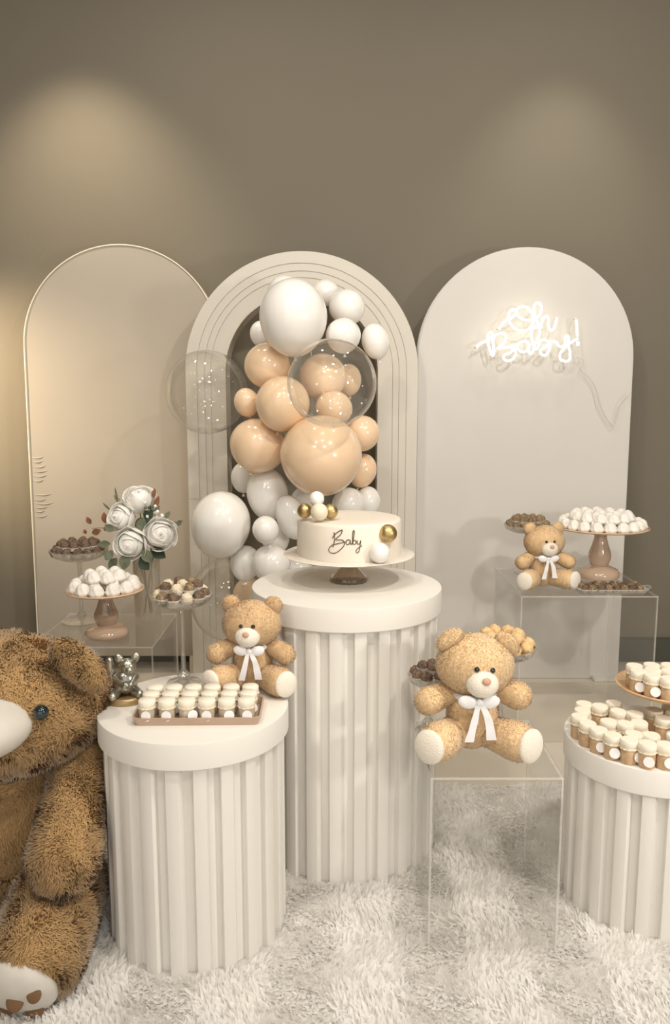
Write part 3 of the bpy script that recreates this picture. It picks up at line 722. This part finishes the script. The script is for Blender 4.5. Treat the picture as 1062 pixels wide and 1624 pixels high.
for a_, b_, cnt in ((Vector((-.665, 1.80, .115)), Vector((-.645, 1.590, .100)), 18000), (Vector((-1.0, 1.80, .115)), Vector((-1.06, 1.590, .100)), 3000)):
    nrm = Vector((-.10, -.88, -.36)).normalized(); c = b_ + nrm*.068 + Vector((-.012, 0, -.002))
    G('leg', limb(a_, b_, .105, .100), cnt, cut=(tuple(c-g0), tuple(nrm), -.004))
    q = nrm.to_track_quat('Z', 'Y').to_matrix().to_4x4()
    sole = obj('foot_sole', xf(ell((0, 0, 0), (.086, .078, .040)), Matrix.Translation(c-g0) @ q), 'sole_grey', gb, smooth=80)
    up = Vector((0, 0, 1)) - nrm*nrm.z; up.normalize(); rt_ = up.cross(nrm) * -1
    for dx, dz, ra, rb_ in ((-.012, .010, .018, .020), (.026, -.034, .026, .013), (-.052, .024, .015, .017), (-.040, -.034, .020, .014)):
        k_ = math.sqrt(max(0, 1-(dx/.086)**2-(dz/.078)**2))
        obj('sole_pad', ell(c - g0 + rt_*dx + up*dz + nrm*.040*k_, (ra, .004, rb_), rot=(-.38, 0, .1)), 'brown_pad', sole, smooth=80)

# ---------------------------------------------------------------- silver figurine
fx, fy = -.507, 1.865
fg = thing('silver_figurine', 'small antique silver animal figurine on a gilt base on the left pedestal', 'figurine', (fx, fy, lp), rz=.25)
obj('base', lathe([(0, 0), (.044, 0), (.046, .004), (.045, .012), (.041, .016), (0, .016)], 40), 'gilt', fg)
k = [ell((0, 0, .048), (.030, .026, .034)), ell((.006, -.006, .088), (.021, .019, .019)), ell((.010, -.024, .083), (.010, .010, .008)),
     limb((-.022, -.005, .060), (-.006, -.030, .048), .009, .007), limb((.024, -.005, .060), (.012, -.030, .048), .009, .007),
     limb((-.020, -.01, .026), (-.030, -.034, .024), .013, .010), limb((.020, -.01, .026), (.032, -.030, .024), .013, .010), ell((0, -.032, .046), (.011, .009, .012))]
obj('body', join(*k), 'silver', fg, smooth=80)
for s in (-1, 1): obj('ear', ell((.006+s*.019, -.002, .106), (.010, .006, .013), rot=(0, s*.5, 0)), 'silver', fg, smooth=80)
obj('tail', limb((-.030, .012, .040), (-.036, .010, .100), .011, .009), 'silver', fg, smooth=80)

# ================================================================ LITTLE JARS
def jar_proto(mt, h=.058, r=.020):
    t = thing('sweet_jar', '', 'jar', (0, 0, -5))
    obj('glass_body', lathe([(0, 0), (r*.9, 0), (r, .003), (r, h*.55), (r*.82, h*.68), (0, h*.68)], 28), mt, t, smooth=50)
    obj('cloth_cap', lathe([(r*1.05, h*.60), (r*1.12, h*.66), (r*.98, h*.70), (r*1.06, h*.76), (r*1.06, h*.93), (r*.97, h*.99), (0, h)], 36, lambda a, z: 1+(.05*math.cos(11*a) if z < h*.68 else 0)), 'cap', t, smooth=60)
    obj('string', tube([(r*1.03*math.cos(i*PI/12), r*1.03*math.sin(i*PI/12), h*.70) for i in range(25)], .0011, 6, False), 'string', t)
    obj('paper_tag', xf(lathe([(0, -.0006), (r*.62, -.0006), (r*.62, .0006), (0, .0006)], 24), Matrix.Translation((r*.35, -r*1.18, h*.36)) @ Euler((PI/2-.12, 0, 0)).to_matrix().to_4x4()), 'tag', t)
    return t
jar = jar_proto('jar'); jar2 = jar_proto('jar_pale', .050, .0185)
# wooden-topped stand on right pedestal
rp = PR[2]
ws = thing('footed_plate', 'round wooden plate on a glass foot among the jars on the right pedestal', 'cake stand', (.872, 2.010, rp))
WH = .108
obj('glass_foot', lathe([(0, 0), (.045, 0), (.047, .006), (.03, .02), (.016, .035), (.014, .07), (.03, WH-.012), (0, WH-.012)], 40), 'glass_smoke', ws, smooth=50)
obj('plate', lathe([(0, WH-.011), (.10, WH-.011), (.130, WH-.004), (.134, WH+.003), (.129, WH+.005), (.122, WH), (0, WH)], 64), 'wood', ws, smooth=50)
cells = []
def jar_at(px, py, z, label, group, pr_=jar, hj=.056, bound=None, rz=None, rmin=.040):
    p = atz(px, py, z+hj)
    if bound:
        v = Vector((p.x-bound[0], p.y-bound[1])); L_ = v.length
        if L_ > bound[2]: v *= bound[2]/L_; p.x, p.y = bound[0]+v.x, bound[1]+v.y
    for (a, b, c) in cells:
        if abs(c-z) < .02:
            v = Vector((p.x-a, p.y-b))
            if v.length < rmin:
                v = v.normalized()*rmin if v.length > 1e-5 else Vector((rmin, 0)); p.x, p.y = a+v.x, b+v.y
    if bound and Vector((p.x-bound[0], p.y-bound[1])).length > bound[2]+.012: return
    for (a, b, c) in cells:
        if abs(c-z) < .02 and math.hypot(p.x-a, p.y-b) < rmin*.93: return
    cells.append((p.x, p.y, z))
    place(pr_, USED, (p.x, p.y, z), random.uniform(-.5, .5) if rz is None else rz, label, group)
cells.append((.872, 2.010, rp))
low = [(625,870),(805,860),(975,865),(520,790),(350,730),(210,665),(700,770),(870,775),(145,590),(205,530),(375,490),(510,460),(555,540),(240,470),(690,560),(910,530),(1000,610),(1140,880),(1120,780),(1180,660),(1100,560),(760,650),(870,610),(1290,880),(1300,760),(1270,560),(1400,800),(1400,680),(460,640),(330,600),(600,660),(1260,660),(1430,560)]
for u, v in low:
    jar_at(890+u/6.17, 1040+v/6.17, rp, 'cream-capped caramel jar standing on the right pedestal itself', 'jars on the right pedestal', bound=(PR[0], PR[1], .183))
for u, v in [(845,215),(1000,215),(1150,215),(700,160),(875,150),(1020,145),(1180,150),(715,95),(885,100),(1050,90),(1220,95),(1300,200)]:
    jar_at(890+u/6.17, 1040+v/6.17, rp+WH, 'cream-capped jar on the raised wooden plate', 'jars on the wooden plate', bound=(.872, 2.010, .108))
# tray of jars on left pedestal
tcx, tcy = -.312, 1.775
ty = thing('jar_tray', 'rose-brown rectangular tray of little jars on the left pedestal', 'tray', (tcx, tcy, lp), rz=.02)
obj('tray_body', dish(.145, .068, .012, .020, flare=.007, th=.004), 'tray', ty, smooth=40)
for j in range(3):
    for i in range(6):
        place(jar2, USED, (tcx-.112+.0448*i, tcy-.043+.0415*j+.001*i, lp+.005), random.uniform(-.5, .5), 'cream-capped milky jar in the rows on the rose-brown tray', 'jars on the tray')

# ================================================================ BALLOONS
BAL = [('w',465,503,54,60,3.00,'largest white balloon at the top of the garland'),
('w',450,463,26,26,3.25,'white balloon peeping over the largest white balloon at the top'),
('w',516,464,22,20,3.30,'small white balloon at the very top, right of the peak'),
('w',550,487,29,28,3.20,'white balloon upper right of the largest white balloon'),
('w',544,532,28,27,3.05,'white balloon just above the clear balloon in the middle'),
('w',595,541,22,28,3.15,'rightmost white balloon of the upper cluster'),
('w',413,529,17,20,3.30,'small white balloon tucked left under the largest white balloon'),
('p',424,580,37,36,3.12,'upper left peach balloon under the white cluster'),
('p',448,640,43,43,3.00,'peach balloon left of the clear balloon in the middle'),
('p',391,638,20,23,3.12,'small peach balloon at the left edge inside the arch'),
('p',410,706,46,42,3.10,'lower left large peach balloon'),
('p',509,722,65,63,2.95,'largest peach balloon in the middle above the cake'),
('p',574,687,28,28,3.15,'upper of two peach balloons at the right arch leg'),
('p',574,746,23,27,3.20,'lower of two peach balloons at the right arch leg'),
('p',512,598,38,37,3.18,'peach balloon seen through the clear balloon, upper one'),
('p',529,648,30,28,3.09,'peach balloon seen through the clear balloon, lower one'),
('p',553,602,20,25,3.30,'small peach balloon seen through the right side of the clear balloon'),
('c',328,622,65,66,3.23,'clear balloon at the left leg of the arch'),
('c',526,608,71,70,2.75,'clear balloon in front of the peach balloons in the middle'),
('c',360,950,58,66,3.20,'clear balloon low behind the left pedestal bear'),
('w',350,832,47,54,3.05,'large white balloon low on the left of the cake'),
('w',424,783,33,42,3.15,'translucent white balloon under the lower left peach one'),
('w',386,757,20,24,3.30,'small white balloon half hidden under the lower left peach one'),
('w',421,840,21,22,2.95,'small bright white balloon left of the cake'),
('w',437,855,22,24,3.15,'small white balloon behind the bright one left of the cake'),
('w',462,820,24,37,3.05,'long upright white balloon at the left end of the cake'),
('w',484,795,24,24,3.20,'white balloon behind the balls on top of the cake'),
('w',430,893,31,30,3.02,'white balloon low beside the left end of the cake plate'),
('w',389,893,24,28,3.10,'white balloon under the large low left one'),
('w',552,800,26,27,3.10,'white balloon under the largest peach one, behind the cake'),
('w',583,795,20,24,3.20,'rightmost white balloon behind the cake'),
('p',395,945,26,30,3.42,'lowest peach balloon, half hidden by the middle pedestal'),
('w',510,850,30,34,3.20,'white balloon hidden mostly behind the middle of the cake'),
('w',470,900,26,28,3.25,'lowest white balloon, mostly behind the cake stand plate')]
for c, px, py, rx, ry, Y, lb in BAL:
    p = at(px, py, Y); d = depth(Y, p.z); a, b = rx/F_PX*d, ry/F_PX*d
    if c == 'c':
        t = thing('clear_balloon', lb, 'balloon', p)
        obj('skin', ell((0, 0, 0), (a, a, b), 48, 32), 'clear_balloon', t, smooth=80)
        obj('neck', ell((0, .02, -b*.995), (.008, .008, .008)), 'clear_balloon', t, smooth=80)
        cn = []; rr = random.Random(px)
        for i in range(26 if px != 526 else 16):
            v = Vector((rr.gauss(0, 1), rr.gauss(0, 1), rr.gauss(0, 1))).normalized()*rr.uniform(.3, .985)*.97
            cn.append(ell((v.x*a*.9, v.y*a*.9, v.z*b*.9), rr.uniform(.0014, .0034), 6, 4))
        o = obj('sparkle', join(*cn), 'glint', t); o['kind'] = 'stuff'  # sparkling reflections of the skin, modelled as small white dots
    else:
        tilt = (random.uniform(-.3, .3), random.uniform(-.3, .3), 0)
        prof = []
        for i in range(21):
            th = PI*i/20; k_ = 1 + .04*max(0, math.cos(th))*(-1)
            prof.append((math.sin(th)*(1-.05*max(0, math.cos(th))), -math.cos(th)*(1.05 if math.cos(th) > 0 else 1.0)))
        prof[0] = (0, prof[0][1]); prof[-1] = (0, prof[-1][1])
        t = thing('balloon', lb, 'balloon', p)
        mt_ = Euler(tilt).to_matrix().to_4x4() @ Matrix.Diagonal((a, a, b, 1))
        obj('skin', xf(lathe(prof, 40), mt_), 'peach' if c == 'p' else 'pearl', t, smooth=80)
        obj('knot', xf(lathe([(0, 0), (.006, -.004), (.003, -.008), (.008, -.013), (0, -.012)], 12), Euler(tilt).to_matrix().to_4x4() @ Matrix.Translation((0, 0, -b*1.045))), 'peach' if c == 'p' else 'pearl', t)

gl = obj('garland_line', tube(spline([(XA+.02, YA+.05, zs+rads[4]-.01), (XA+.05, 3.24, 1.35), (XA+.03, 3.22, .9), (XA-.02, 3.25, .45), (XA, 3.28, .002)], 8), .002, 6), 'cord')
tag(gl, 'thin pale line hanging behind the balloons inside the hollow arch', 'line')

for pr_ in (brig, brig2, wsw, car, mer, jar, jar2):
    if pr_.location.z < -1: raise RuntimeError('unused ' + pr_.name)
